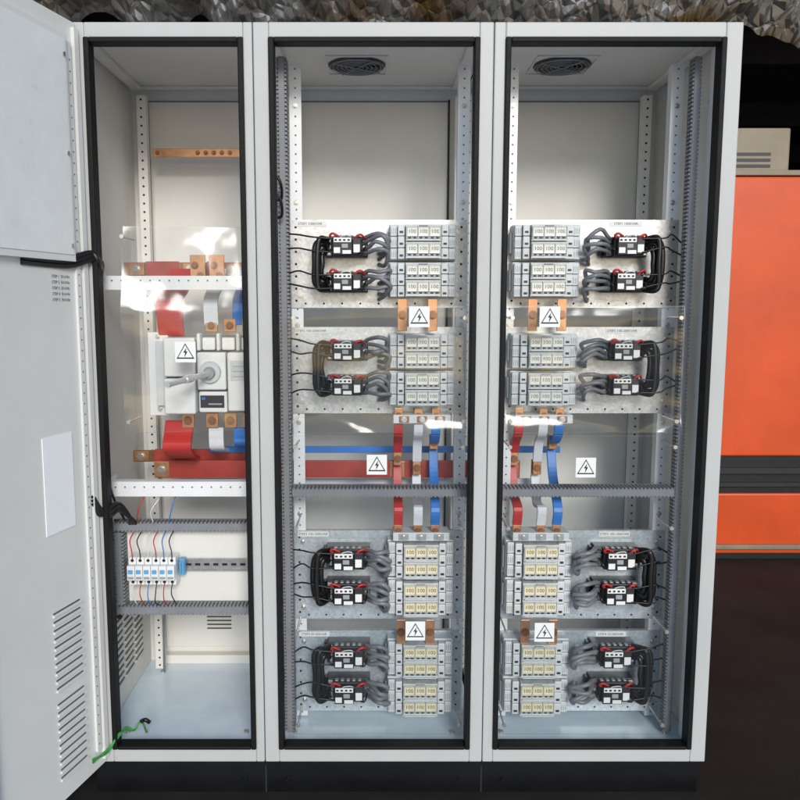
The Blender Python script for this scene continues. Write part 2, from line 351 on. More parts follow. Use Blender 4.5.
# ================================================================== MOUNTING PLATES
rows=[(1.348,1.592,[1.526,1.424],[1.514,1.418],1.06,1.0),(1.047,1.294,[1.228,1.124],[1.229,1.133],1.06,1.0),
      (0.432,0.701,[0.632,0.520],[0.636,0.534],1.16,1.09),(0.143,0.395,[0.335,0.219],[0.346,0.238],1.16,1.09)]
def plate(x0,x1,z0,z1,txt,right,G):
    t=thing('mounting_plate','galvanised steel mounting plate screwed across two upright rails','mounting plate',((x0+x1)/2,0.2,z0),'mounting plates carrying the capacitor switching gear')
    w=(x1-x0)/2; h=z1-z0
    m=MB(); m.box(-w,w,-0.002,0.0,0,h,G); m.box(-w,w,0.0,0.012,h-0.002,h,G); m.box(-w,w,0.0,0.012,0,0.002,G)
    for k in range(7):
        zz=0.02+k*(h-0.04)/6
        for sx in(-1,1): m.box(sx*(w-0.014)-0.003,sx*(w-0.014)+0.003,-0.0026,-0.0021,zz-0.003,zz+0.003,HOLE)
    for k in range(9): m.cyl((-w+0.04+k*(2*w-0.08)/8,-0.0021,0.012),(-w+0.04+k*(2*w-0.08)/8,-0.0026,0.012),0.003,HOLE,8)
    m.obj('plate',t)
    s=MB(); s.bolt(0,0,0,0.005); so=s.obj('fixing_screw',t,loc=(-w+0.024,-0.0021,0.035))
    rep(so,[(w-0.024,-0.0021,0.035),(-w+0.024,-0.0021,h-0.035),(w-0.024,-0.0021,h-0.035)])
    l=MB(); lx=(0.09 if right else -w+0.055)
    l.box(lx-0.045,lx+0.045,-0.0035,-0.0021,h-0.018,h-0.004,SIGNW); l.text(txt,(lx,-0.0038,h-0.011),0.0098,INK); l.obj('name_strip',t)
txts=['STEP1 100KVAR','STEP2 100-200KVAR','STEP3 100-100KVAR','STEP4 50-50KVAR']
for i,(z0,z1,fz,cz,cs,fs) in enumerate(rows):
    G=GALV if i<2 else GALVL
    plate(-0.236,0.256,z0,z1,txts[i],False,G); plate(0.372,0.850,z0,z1,txts[i],True,G)
# --- contactor
con=thing('contactor','black motor-type contactor with small white labels on steel plate','contactor',(-0.077,0.197,rows[0][3][0]),'black contactors in rows on the steel plates')
m=MB(); m.box(-0.054,0.054,-0.042,0,-0.026,0.026,DARK); m.box(-0.038,0.038,-0.066,-0.0425,-0.0255,0.0255,DARK2)
m.box(-0.062,-0.0545,-0.02,0,-0.02,0.02,DARK)
for sx in(-1,1):
    for k in(-1,0,1): m.box(sx*0.046-0.006,sx*0.046+0.006,-0.046,-0.0425,k*0.016-0.0068,k*0.016+0.0068,LGP2)
m.obj('body',con,bevel=0.0018)
m=MB(); m.box(-0.034,0.014,-0.086,-0.0665,-0.022,0.022,DARK); m.box(0.016,0.036,-0.078,-0.0665,-0.020,0.020,DARK2)
m.box(-0.012,0.004,-0.0885,-0.0862,-0.006,0.005,LGP2)
for k in range(5): m.box(-0.034+k*0.0145,-0.026+k*0.0145,-0.060,-0.046,0.0257,0.0290,LGP2)
m.obj('auxiliary_block',con,bevel=0.0012)
m=MB(); m.box(-0.032,0.012,-0.0872,-0.0862,0.009,0.0205,SIGNW)
m.box(0.018,0.034,-0.0788,-0.0782,-0.016,0.004,SIGNW); m.box(-0.032,-0.016,-0.0872,-0.0862,-0.018,-0.004,SIGNW)
m.box(-0.010,0.012,-0.0872,-0.0862,-0.020,-0.011,SIGNW)
for k in range(4): m.box(-0.030+k*0.011,-0.024+k*0.011,-0.0876,-0.0873,0.012,0.0165,INK)
m.obj('label_plate',con)
m=MB(); m.cyl((0,0,0),(0,-0.0023,0),0.0042,SCREW,10); so=m.obj('terminal_screw',con,loc=(-0.046,-0.0462,0.016))
rep(so,[(sx*0.046,-0.0462,k*0.016) for sx in(-1,1) for k in(-1,0,1) if not(sx==-1 and k==1)])
for pts,r,mt in (([(-0.036,-0.075,0.020),(-0.042,-0.080,0.026),(-0.034,-0.083,0.031),(-0.020,-0.08,0.024)],0.0030,REDI),
 ([(0.022,-0.075,0.018),(0.028,-0.080,0.026),(0.038,-0.076,0.028),(0.046,-0.06,0.020)],0.0030,REDI),
 ([(0.014,-0.078,0.018),(0.006,-0.088,0.026),(-0.008,-0.088,0.025),(-0.016,-0.084,0.020)],0.0013,WHTI),
 ([(-0.036,-0.08,-0.014),(-0.045,-0.086,-0.008),(-0.05,-0.07,0.006)],0.0026,CABB),
 ([(0.030,-0.078,-0.018),(0.040,-0.084,-0.016),(0.046,-0.07,-0.006),(0.048,-0.05,0.002)],0.0024,CABB)):
    m=MB(); m.tube(pts,r,mt,6,4); m.obj('wire_loop',con)
# --- fuse switch : wide slotted margins, narrow central group of windows
fus=thing('fuse_switch','light grey fuse switch block with pale numbered windows on steel plate','fuse switch',(0.131,0.197,rows[0][2][0]),'light grey fuse switch blocks stacked in pairs')
m=MB(); m.box(-0.092,0.092,-0.042,0,-0.049,0.049,LGP)
for sx in(-1,1):
    for z0,z1 in((-0.046,-0.0165),(-0.0150,0.0150),(0.0165,0.046)):
        m.box(sx*0.080-0.0095,sx*0.080+0.0095,-0.056,-0.0425,z0,z1,LGP)
        m.box(sx*0.0595-0.0095,sx*0.0595+0.0095,-0.068,-0.0425,z0,z1,LGP)
m.box(-0.098,-0.0925,-0.03,-0.005,-0.03,0.03,LGP2)
m.obj('housing',fus,bevel=0.0020)
for sx in(-1,1):
    m=MB()
    for r in(-1,0,1):
        for k in range(3): 
            x=sx*0.080-0.0065+k*0.0055; m.box(x,x+0.0018,-0.0566,-0.0562,r*0.0315-0.009,r*0.0315+0.006,LGP2)
        m.box(sx*0.0595-0.005,sx*0.0595+0.005,-0.0686,-0.0682,r*0.0315-0.008,r*0.0315-0.002,DARK2)
    m.obj('vent_grille',fus)
m=MB(); m.box(-0.048,0.048,-0.080,-0.0425,-0.0455,-0.001,CLEARP); m.box(-0.048,0.048,-0.080,-0.0425,0.001,0.0455,CLEARP)
for z in(-0.0430,0.0035): m.box(-0.044,0.044,-0.0865,-0.0802,z-0.0012,z+0.0012,LGP)
m.box(-0.012,0.012,-0.0855,-0.0802,0.0412,0.0440,LGP2)
for z in(-0.021,0.0245): m.box(-0.0465,0.0465,-0.0806,-0.0801,z-0.0172,z+0.0165,LGP2)
for z in(-0.021,0.0245):
    for k in range(4): m.box(-0.0467+k*0.0307,-0.0453+k*0.0307,-0.0855,-0.0807,z-0.0165,z+0.016,LGP)
    for k in range(3):
        x=-0.0307+k*0.0307
        m.box(x-0.011,x-0.003,-0.0812,-0.0807,z-0.0165,z-0.0125,INK); m.box(x+0.003,x+0.011,-0.0812,-0.0807,z-0.0165,z-0.0125,INK)
cov=m.obj('fuse_cover',fus,bevel=0.0010)
def winmesh(mt,ink):
    w=MB(); w.box(-0.0136,0.0136,-0.0026,0,-0.0105,0.0150,mt); w.text('100',(0,-0.0029,0.002),0.0145,ink); w.box(-0.0132,0.0132,-0.0031,-0.0027,0.0122,0.0138,LGP2); w.box(-0.0132,0.0132,-0.0031,-0.0027,-0.0095,-0.0075,STEEL)
    return w
w0=winmesh(PALE,INKG).obj('window',cov,loc=(-0.0307,-0.0808,-0.021))
tmp=winmesh(CREAM,INK).obj('tmp'); CREAMW=tmp.data; bpy.data.objects.remove(tmp); CREAMW.use_fake_user=True
rep(w0,[(-0.0307+k*0.0307,-0.0808,z) for r,z in enumerate((-0.021,0.0245)) for k in range(3) if not(r==0 and k==0)])
conpos=[]
for i,(z0,z1,fz,cz,cs,fs) in enumerate(rows):
    for k in range(2):
        for b in(0,1):
            xf=0.131 if b==0 else 0.471; xc=(-0.077 if b==0 else 0.690)+(0 if i<2 else (0.0 if b==0 else 0.006))
            lab='large black contactor with thick black loops on steel plate' if i>1 else None
            if i==0 and k==0 and b==0: con.scale=(cs,cs,cs)
            else:
                copy_tree(con,(xc,0.197,cz[k]),(cs,cs*(1 if i<2 else 0.92),cs),lab)
                c=copy_tree(fus,(xf,0.197,fz[k]),(1.0 if i<2 else 1.03,1,fs),'light grey fuse switch block with cream numbered windows on steel plate' if i>1 else None)
                if i>1:
                    for ch in c.children_recursive:
                        if ch.name.startswith('window'): ch.data=CREAMW
            conpos.append((b,i,xc,cz[k],cs))
def cable(name,pts,r,mt,label,cat,group,n=8,k=6):
    m=MB(); m.tube(pts,r,mt,n,k); o=m.obj(name); return info(o,label,cat,group)
for b,i,xc,zc,cs in conpos:
    sg=1 if b==0 else -1
    xe=xc+sg*0.052*cs; xfz=0.131-0.09 if b==0 else 0.471+0.095
    for k in(-1.3,-0.45,0.45,1.3):
        j=lambda a=0.009: random.uniform(-a,a)
        o=k*0.016*cs
        cable('grey_cable',[(xe-sg*0.012,0.152,zc+o*0.9),(xe+sg*0.004,0.125+j(),zc+o+0.008+j(.004)),((xe+xfz)/2+j(),0.098+j(),zc+o+0.012+j()),(xfz-sg*0.004+j(.006),0.106+j(),zc+o+0.002+j()),(xfz-sg*0.014,0.135,zc+o-0.020+j()),(xfz-sg*0.030,0.185,zc+o-0.024)],
              0.0056 if i<2 else 0.0066,CABG,'short grey power cable curling from contactor to fuse switch','cable','power cables between contactors and fuse switches')
    xd=-0.236 if b==0 else 0.832
    for k in(0,1):
        zz=zc+(0.018,-0.016)[k]*cs
        cable('control_wire',[(xd,0.13,zz+0.008+random.uniform(-.018,.018)),(xd+sg*0.03,0.12,zz+0.012+random.uniform(-.006,.006)),(xc-sg*0.085*cs,0.11,zz+0.008+random.uniform(-.010,.010)),(xc-sg*0.03*cs,0.112,zz)],0.0024,CABB,'thin black control wire from duct to contactor','wire','thin black control wires',6,5)
for i,(z0,z1,fz,cz,cs,fs) in enumerate(rows):
    for b in(0,1):
        sg=1 if b==0 else -1; xc=(-0.077 if b==0 else 0.690+(0 if i<2 else .006)); xl=xc-sg*0.048*cs
        for k in(0,1,2,3):
            off=(0.018,0.0275,0.037,0.028)[k]*(1 if i<2 else 1.12); yo=(0,-.003,-.006,-.016)[k]
            za=cz[0]+(k-1)*0.010*cs; zb=cz[1]-(k-1)*0.010*cs
            q=random.uniform(-.003,.003); u=random.uniform(-.006,.006)
            cable('black_cable',[(xl,0.150,za),(xl-sg*off*0.7,0.135+yo,za+0.005+u),(xl-sg*(off+u*.3),0.13+yo,za-0.014+u),(xl-sg*(off+q),0.128+yo,(za+zb)/2),(xl-sg*(off-q*.5),0.13+yo,zb+0.014),(xl-sg*off*0.7,0.135+yo,zb-0.005-u),(xl,0.150,zb)],0.0074 if i<2 else 0.0082,CABB,'thick black cable looping between stacked contactors','cable','black cable loops between contactors')
# ================================================================== WARNING SIGNS
def sign(x,y,z,s=0.054):
    t=thing('warning_sign','small white electric shock warning sign with lightning triangle','warning sign',(x,y,z),'electric shock warning signs')
    h=s/2; m=MB(); m.box(-h,h,-0.0012,0,-h,h,SIGNW); m.obj('sign_plate',t)
    m=MB(); a=h*0.92; 
    def tri(r,yy,mt): m.add([(-r*0.95,yy,-r*0.72),(r*0.95,yy,-r*0.72),(0,yy,r*0.92)],[(0,1,2)],mt)
    tri(a,-0.0015,INK); tri(a*0.80,-0.0019,SIGNW)
    q=a*0.52; m.add([(q*0.30,-0.0023,q*0.9),(-q*0.45,-0.0023,-q*0.15),(-q*0.05,-0.0023,-q*0.12),(-q*0.20,-0.0023,-q*1.15),(q*0.45,-0.0023,q*0.10),(q*0.08,-0.0023,q*0.12)],[(0,1,2,5),(2,3,4,5)],INK)
    m.obj('lightning_symbol',t)
for x,z in((0.116,1.325),(0.458,1.325),(0.005,0.931),(0.565,0.923),(0.111,0.466),(0.466,0.462)): sign(x,0.030,z)
sign(-0.495,0.012,1.234)
# ================================================================== SHIELDS
def shield(x0,x1,z0,z1,wav,label,mt,seed,y=0.056,ct=(0.0,0.05),cb=(0.0,0.06),n=40,yaw=0.0,nb=1.0):
    t=thing('plastic_shield',label,'plastic shield',((x0+x1)/2,y,z0),'clear plastic shields over the live parts')
    m=MB(); nx=nz=n; w=(x1-x0)/2; h=z1-z0; vs=[]
    for j in range(nz+1):
        for i in range(nx+1):
            x=-w+2*w*i/nx; z=h*j/nz
            yy=wav*(noise.noise(Vector((x*5+seed,z*7,seed)))*1.0+0.4*noise.noise(Vector((x*14,z*12+seed,seed))))
            # tilt and bends shaped to catch sun glare: back at top, forward at lower edge
            mod=0.7+1.3*noise.noise(Vector((x*5+seed,seed,0)))
            d=z-(h-ct[1]); yy+= ct[0]*(0.9+0.3*noise.noise(Vector((x*5+seed,seed,0))))*(d if d>0 else 0)
            d=cb[1]*(1+0.5*math.sin(x*9+seed))-z; yy-= cb[0]*mod*(d*d/cb[1] if d>0 else 0)
            vs.append((x,yy+yaw*x,z))
    m.add(vs,[(j*(nx+1)+i,j*(nx+1)+i+1,(j+1)*(nx+1)+i+1,(j+1)*(nx+1)+i) for j in range(nz) for i in range(nx)],mt,True)
    # cut edge of the sheet
    e=0.0009; W=nx+1
    for idx,ax in (([i for i in range(W)],1),([nz*W+i for i in range(W)],1),([j*W for j in range(nz+1)],0),([j*W+nx for j in range(nz+1)],0)):
        ring=[]
        for q in idx:
            p=Vector(vs[q]); o=Vector((0,0,e)) if ax else Vector((e,0,0)); b=Vector((0,-0.0008,0))
            ring+=[p-o+b,p+o+b]
        m.add(ring,[(2*k,2*k+1,2*k+3,2*k+2) for k in range(len(idx)-1)],EDGE)
    m.obj('clear_sheet',t)
    s=MB(); s.cyl((0,0.095,0),(0,-0.004,0),0.0028,SCREW,8); s.cyl((0,-0.004,0),(0,-0.010,0),0.006,SCREW,6)
    so=s.obj('standoff_screw',t,loc=(-w+0.012,-w*yaw,0.03)); rep(so,[(w-0.012,w*yaw,0.03),(-w+0.012,-w*yaw,h-0.03),(w-0.012,w*yaw,h-0.03)])
cl='clear plastic shield on screws over busbars and fuse gear'
shield(-0.228,0.250,1.015,1.352,0.006,cl,ACRY,1.3,ct=(0.12,0.03),cb=(0.32,0.055),n=60); shield(0.352,0.822,1.015,1.352,0.006,cl,ACRY,4.1,ct=(0.12,0.03),cb=(0.32,0.055),n=60)
shield(-0.228,0.250,0.72,1.005,0.005,cl,ACRY,2.3); shield(0.352,0.822,0.72,1.005,0.005,cl,ACRY,5.1)
shield(-0.228,0.250,0.15,0.485,0.003,cl,ACRY,6.3); shield(0.352,0.822,0.15,0.485,0.003,cl,ACRY,7.1)
shield(-0.66,-0.335,1.02,1.56,0.009,'wavy clear plastic shield in front of main switch with white glare',FILM,9.2,y=0.042,ct=(0.18,0.22),cb=(0.0,0.04),n=70,yaw=0.18)
# ================================================================== BUSBARS
def bar(x0,x1,y,z,h,mt,label,th=0.01,ends=(),sleeves=()):
    m=MB(); m.box(x0,x1,y,y+th,z-h/2,z+h/2,mt)
    for xe in ends: m.box(xe-0.022,xe+0.022,y-0.003,y-0.0002,z-h/2+0.002,z+h/2-0.002,COPPER); m.bolt(xe,y-0.0032,z,0.009)
    for xa,xb in sleeves: m.box(xa,xb,y-0.004,y+th+0.003,z-h/2-0.003,z+h/2+0.003,REDB)
    o=m.obj('busbar',bevel=0.0015); return info(o,label,'busbar','horizontal copper busbars running through the bays')
bar(-0.655,0.43,0.25,0.872,0.052,REDB,'red sleeved busbar crossing behind the bays',ends=(-0.632,0.066,0.404))
bar(-0.50,0.56,0.30,0.922,0.020,BLUI,'blue sleeved busbar crossing behind the bays',ends=())
bar(-0.60,0.50,0.30,0.815,0.034,WHTI,'white sleeved busbar crossing behind the bays',ends=())
bar(-0.748,-0.335,0.33,1.462,0.04,BRASS,'copper busbar with red sleeve above the main switch',ends=(-0.71,-0.55,-0.43),sleeves=((-0.68,-0.585),(-0.50,-0.47),(-0.395,-0.34)))
bar(-0.735,-0.335,0.31,0.900,0.035,BRASS,'copper busbar with red sleeve below the main switch',ends=(-0.71,),sleeves=((-0.67,-0.34),))
m=MB(); m.box(-0.690,-0.33,0.47,0.476,1.812,1.838,COPPER)
for x in(-0.675,-0.55,-0.525,-0.50,-0.475,-0.45,-0.38): m.bolt(x,0.4698,1.825,0.005,BRASS)
o=m.obj('earth_bar',bevel=0.001); info(o,'copper earth bar with row of bolts high in narrow bay','earth bar')
def drop(x,mt,cn,path,w=0.026,cop=True,grp='coloured flexible bars dropping between plates'):
    m=MB(); m.ribbon(path,x-w/2,x+w/2,0.009,mt)
    a=path[0]; b=path[-1]
    if cop:
        m.box(x-w/2+0.001,x+w/2-0.001,a[0]-0.003,a[0]+0.003,a[1],a[1]+0.045,COPPER); m.bolt(x,a[0]-0.0032,a[1]+0.022,0.008,BRASS)
        m.box(x-w/2+0.001,x+w/2-0.001,b[0]-0.003,b[0]+0.003,b[1]-0.04,b[1],COPPER); m.bolt(x,b[0]-0.0032,b[1]-0.02,0.008,BRASS)
    o=m.obj('flexible_bar',bevel=0.0015); return info(o,cn+' sleeved flexible bar with bolted copper ends','flexible bar',grp)
for xs in((0.066,0.122,0.171),(0.404,0.472,0.517)):
    for x,mt,cn,zz in zip(xs,(REDI,WHTI,BLUI),('red','white','blue'),(0.872,0.845,0.92)):
        drop(x,mt,cn,[(0.14,1.025),(0.15,0.995),(0.19,0.965),(0.21,zz+0.06)])
        drop(x,mt,cn,[(0.235,zz-0.005+0.02),(0.20,zz-0.06),(0.13,0.785),(0.14,0.735)])
for xs in((0.075,0.158),(0.432,0.512)):
    for za,zb in((1.285,1.372),(0.385,0.458),):
        for x in xs:
            m=MB(); m.box(x-0.013,x+0.013,0.125,0.131,za,zb,COPPER); m.bolt(x,0.1248,(za+zb)/2,0.009,BRASS)
            o=m.obj('copper_link',bevel=0.001); info(o,'short bare copper link with bolt between fuse switches','copper link','copper links between stacked fuse switches')
for x0 in(0.131,0.471):
    for z in(0.703,1.040):
        m=MB(); m.box(x0-0.08,x0+0.08,0.125,0.19,z-0.012,z+0.012,LGP)
        for k in(-1,0,1): m.box(x0+k*0.05-0.014,x0+k*0.05+0.014,0.122,0.1248,z-0.009,z+0.009,BRASS if z>1 else LGP2); m.bolt(x0+k*0.05,0.1218,z,0.006)
        o=m.obj('terminal_cover',bevel=0.0015); info(o,'light grey terminal cover with bolts at fuse switch end','terminal cover','terminal covers on the fuse switches')
# ================================================================== MAIN SWITCH
sw=thing('main_switch','bulky off-white rotary load break switch with metal handle shaft','main switch',(-0.46,0.24,1.055))
m=MB()
m.box(-0.118,0.130,-0.090,0,0.000,0.214,SWGAP)
m.box(-0.120,-0.034,-0.135,-0.0905,0.002,0.100,WHITEP)
m.box(-0.120,-0.034,-0.130,-0.0905,0.105,0.212,WHITEP)
m.box(-0.029,0.050,-0.128,-0.0905,0.068,0.172,WHITEP)
m.box(0.055,0.131,-0.134,-0.0905,0.010,0.172,WHITEP)
m.box(-0.029,0.050,-0.116,-0.0905,0.004,0.063,WHITEP)
for k in range(3): 
    x=-0.029+k*0.054
    m.box(x,x+0.010,-0.128,-0.0905,0.176,0.224,WHITEP); m.box(x+0.012,x+0.048,-0.112,-0.0905,0.177,0.212,WHITEP)
m.obj('housing',sw,bevel=0.006,seg=4)
m=MB(); m.box(-0.024,0.042,-0.1185,-0.1163,0.018,0.052,DARK2); m.box(-0.020,-0.010,-0.119,-0.1186,0.040,0.047,BLUI); m.box(-0.002,0.036,-0.119,-0.1186,0.026,0.030,LGP2); m.box(0.064,0.122,-0.1360,-0.1342,0.095,0.150,LGP)
for k in range(3): m.box(0.070,0.107,-0.1364,-0.1361,0.105+k*0.014,0.107+k*0.014,LGP2)
m.obj('rating_label',sw)
m=MB(); m.box(-0.178,-0.1210,-0.07,-0.066,-0.01,0.225,RAIL); m.box(-0.178,-0.172,-0.0655,0.0,-0.01,0.225,RAIL); m.box(-0.152,-0.1215,-0.088,-0.0705,0.02,0.20,LGP)
for z in(0.01,0.215): m.bolt(-0.15,-0.0702,z-0.002,0.005)
m.obj('side_bracket',sw,bevel=0.001)
m=MB(); m.cyl((0.008,-0.1285,0.118),(0.008,-0.142,0.117),0.030,LGP,32,0.028); m.cyl((0.008,-0.142,0.117),(0.008,-0.158,0.116),0.017,LGP2,24,0.014)
m.obj('shaft_boss',sw)
m=MB(); m.cyl((0.008,-0.158,0.116),(-0.066,-0.285,0.100),0.0080,STEEL,14)
m.cyl((-0.025,-0.2146,0.1089),(-0.036,-0.2335,0.1065),0.0110,STEEL,14); m.cyl((-0.066,-0.285,0.100),(-0.069,-0.290,0.0993),0.009,STEEL,14)
m.obj('operating_handle',sw)
for x in(-0.068,0.0,0.052,0.104):
    m=MB(); m.box(-0.017,0.017,0,0.008,0,0.042,COPPER); m.bolt(0,-0.0002,0.020,0.009,BRASS); m.obj('terminal',sw,loc=(x,-0.085,-0.043),bevel=0.001)
    if x>-0.01: m=MB(); m.box(-0.017,0.017,0,0.008,0,0.036,COPPER); m.bolt(0,-0.0002,0.017,0.008,BRASS); m.obj('terminal',sw,loc=(x,-0.065,0.226),bevel=0.001)
g='coloured flexible bars at the main switch'
drop(-0.572,REDI,'red',[(0.32,1.46),(0.24,1.40),(0.16,1.36),(0.175,1.27)],0.072,False,g)
drop(-0.460,WHTI,'white',[(0.32,1.46),(0.26,1.41),(0.18,1.37),(0.18,1.30)],0.04,False,g)
drop(-0.385,BLUI,'blue',[(0.32,1.46),(0.27,1.41),(0.19,1.37),(0.18,1.30)],0.030,False,g)
drop(-0.555,REDI,'red',[(0.17,1.03),(0.15,0.995),(0.13,0.96),(0.17,0.93),(0.24,0.91)],0.080,False,g)
drop(-0.452,WHTI,'white',[(0.17,1.01),(0.17,0.98),(0.18,0.95),(0.25,0.93)],0.042,False,g)
drop(-0.385,BLUI,'blue',[(0.17,1.01),(0.17,0.98),(0.18,0.96),(0.28,0.94)],0.034,False,g)
for x in(-0.515,-0.46):
    m=MB(); m.box(x-0.022,x+0.022,0.27,0.276,1.40,1.50,COPPER); m.bolt(x-0.008,0.2698,1.47,0.008,BRASS); m.bolt(x+0.008,0.2698,1.44,0.008,BRASS)
    info(m.obj('copper_link',bevel=0.001),'short bare copper link with bolts above main switch','copper link')
# ================================================================== BREAKER PANEL
m=MB(); m.box(-0.713,-0.335,0.158,0.161,0.503,0.718,PAINTIN); info(m.obj('mounting_board'),'light grey mounting board behind the small breakers','mounting board')
m=MB(); m.box(-0.708,-0.335,0.150,0.152,0.597,0.632,GALVD); m.box(-0.708,-0.335,0.144,0.1498,0.628,0.632,GALVD); m.box(-0.708,-0.335,0.144,0.1498,0.597,0.601,GALVD)
for k in range(14): m.box(-0.70+k*0.026,-0.685+k*0.026,0.1492,0.1498,0.611,0.618,HOLE)
info(m.obj('din_rail'),'slotted steel rail carrying the small breakers','mounting rail')
X0=-0.682
br=thing('circuit_breaker','white miniature circuit breaker clipped on steel rail','circuit breaker',(X0,0.143,0.612),'row of miniature circuit breakers')
m=MB(); m.box(-0.0105,0.0105,-0.045,0,-0.040,0.040,WHITEP); m.box(-0.0105,0.0105,-0.064,-0.0455,-0.021,0.021,WHITEP); m.obj('body',br,bevel=0.0012)
m=MB(); m.box(-0.006,0.006,-0.070,-0.0642,0.0,0.010,BLUP); m.obj('toggle',br,bevel=0.001)
m=MB(); m.cyl((0,0,0),(0,-0.001,0),0.0045,HOLE,10); so=m.obj('terminal_screw',br,loc=(0,-0.0452,0.031)); rep(so,[(0,-0.0452,-0.031)])
m=MB(); m.box(-0.008,0.008,-0.0646,-0.0642,-0.017,-0.010,LGP2); m.obj('marking',br)
for k in range(1,6): copy_tree(br,(X0+k*0.0222,0.143,0.612))
m=MB()
m.box(-0.556,-0.541,0.120,0.143,0.594,0.640,BLUP)
for k in range(2): m.box(-0.555+k*0.007,-0.550+k*0.007,0.114,0.1198,0.600,0.634,BLUP)
info(m.obj('terminal_block',bevel=0.001),'blue terminal block beside the breakers','terminal block')
cols=[REDI,CABB,WHTI,REDI,BLUI,CABB]; cn=['red','black','white','red','blue','black']
for k in range(6):
    x=X0+k*0.0222
    cable('breaker_wire',[(x,0.10,0.645),(x+0.002,0.09,0.672),(x+random.uniform(-.008,.008),0.10,0.70),(x,0.135,0.722)],0.0017,cols[k],'thin '+cn[k]+' wire rising from breaker to duct','wire','thin wires at the breakers',6)
    cable('breaker_wire',[(x,0.10,0.58),(x-0.002,0.09,0.55),(x+random.uniform(-.006,.006),0.10,0.52),(x,0.135,0.495)],0.0017,cols[(k+2)%6],'thin '+cn[(k+2)%6]+' wire falling from breaker to duct','wire','thin wires at the breakers',6)
    if k in(0,2,4): cable('breaker_wire',[(x+0.01,0.125,0.745),(x+0.012+random.uniform(-.01,.01),0.11,0.78),(x+0.03,0.12,0.815),(x+0.035,0.14,0.83)],0.0017,cols[k],'thin '+cn[k]+' wire rising from breaker to duct','wire','thin wires at the breakers',6)
# loose cables
for k in range(3):
    o=k*0.011
    info(MB().tube([(-0.80,-0.24,1.452+o),(-0.775,-0.14,1.450+o),(-0.750,-0.07,1.452+o),(-0.722,-0.012,1.47+o*0.8),(-0.708,0.02-o,1.465),(-0.722,0.055,1.435),(-0.738,0.07+o*.5,1.40-o)],0.0065,CABB,10).obj('door_cable'),'black cable strap from door into cabinet','cable','black cables crossing the door gap')
info(MB().tube([(-0.738,0.075,1.41),(-0.742,0.075,1.2),(-0.740,0.075,0.95),(-0.725,0.08,0.84),(-0.70,0.10,0.76)],0.0035,CABB,8).obj('door_cable'),'thin black cable running down beside the hinge','cable','black cables crossing the door gap')
for k in range(3):
    o=k*0.010
    info(MB().tube([(-0.742,-0.022,0.86-o),(-0.728,-0.014,0.825-o),(-0.712,0.01,0.795+o),(-0.698,0.05,0.800+o),(-0.682,0.09,0.77),(-0.675-o,0.13,0.738)],0.0058,CABB,10).obj('door_cable'),'thick black cable bundle looping beside breaker panel','cable','black cables crossing the door gap')
info(MB().tube([(-0.735,0.14,0.75),(-0.755,0.12,0.65),(-0.758,0.12,0.50),(-0.735,0.14,0.46)],0.008,CABB,8).obj('door_cable'),'black cable running down side of breaker panel','cable')
for z in(1.655,1.61):
    info(MB().tube([(-0.268,0.05,z+0.022),(-0.252,0.045,z+0.028),(-0.243,0.05,z+0.005),(-0.246,0.07,z-0.022),(-0.262,0.08,z-0.025)],0.004,CABB,8).obj('cable_tie'),'black cable loop hanging at the bay divider','cable','black loops at the bay divider')
for k in range(2):
    o=k*0.008
    info(MB().tube([(-0.755,-0.07,0.14+o),(-0.73,-0.02,0.150-o),(-0.71,0.0,0.170+o),(-0.695,0.03,0.185-o),(-0.68,0.05,0.165),(-0.665,0.07,0.18),(-0.66,0.10,0.13)],0.003,GREEN,8).obj('earth_wire'),'green and yellow earth wire from door to cabinet frame','wire')
info(MB().tube([(-0.665,0.07,0.18),(-0.65,0.06,0.19),(-0.64,0.065,0.18)],0.006,CABB,8).obj('cable_lug'),'dark cable lug at end of earth wire','cable lug')
info(MB().tube([(-0.68,0.4,0.48),(-0.69,0.42,0.35),(-0.70,0.45,0.22),(-0.71,0.48,0.13)],0.004,CABG,8).obj('grey_cable'),'thin grey cable hanging to cabinet floor','cable')
# ================================================================== FANS
fan=thing('ventilation_fan','small shallow round ventilation fan with wire grille in cabinet roof','ventilation fan',(-0.052,0.33,2.040),'roof ventilation fans')
m=MB(); m.cyl((0,0,0.0040),(0,0,0.0025),0.082,DARK,36); m.box(-0.088,0.088,-0.088,-0.083,0.001,0.004,PAINTIN); m.box(-0.088,0.088,0.083,0.088,0.001,0.004,PAINTIN); m.box(-0.088,-0.083,-0.0828,0.0828,0.001,0.004,PAINTIN); m.box(0.083,0.088,-0.0828,0.0828,0.001,0.004,PAINTIN)
m.obj('frame',fan)
m=MB()
for r in(0.018,0.031,0.044,0.057,0.070,0.078):
    m.tube([(r*math.cos(t*math.pi/12),r*math.sin(t*math.pi/12),-0.003) for t in range(25)],0.0011,LGP2,5,0)
for t in range(4):
    a=t*math.pi/2+0.6; m.cyl((0,0,-0.005),(0.080*math.cos(a),0.080*math.sin(a),-0.005),0.0014,LGP2,6)
m.cyl((0,0,-0.001),(0,0,-0.006),0.011,DARK2,16); m.obj('grille',fan)
m=MB(); m.cyl((0,0,-0.0005),(0,0,0.002),0.024,DARK2,20)
for t in range(7):
    a=t*2*math.pi/7; c,s_=math.cos(a),math.sin(a); c2,s2=math.cos(a+.6),math.sin(a+.6)
    m.add([(0.022*c,0.022*s_,-0.001),(0.070*c,0.070*s_,-0.001),(0.070*c2,0.070*s2,0.002),(0.022*c2,0.022*s2,0.002)],[(0,1,2,3)],DARK2)
m.obj('rotor',fan)
copy_tree(fan,(0.540,0.33,2.040))
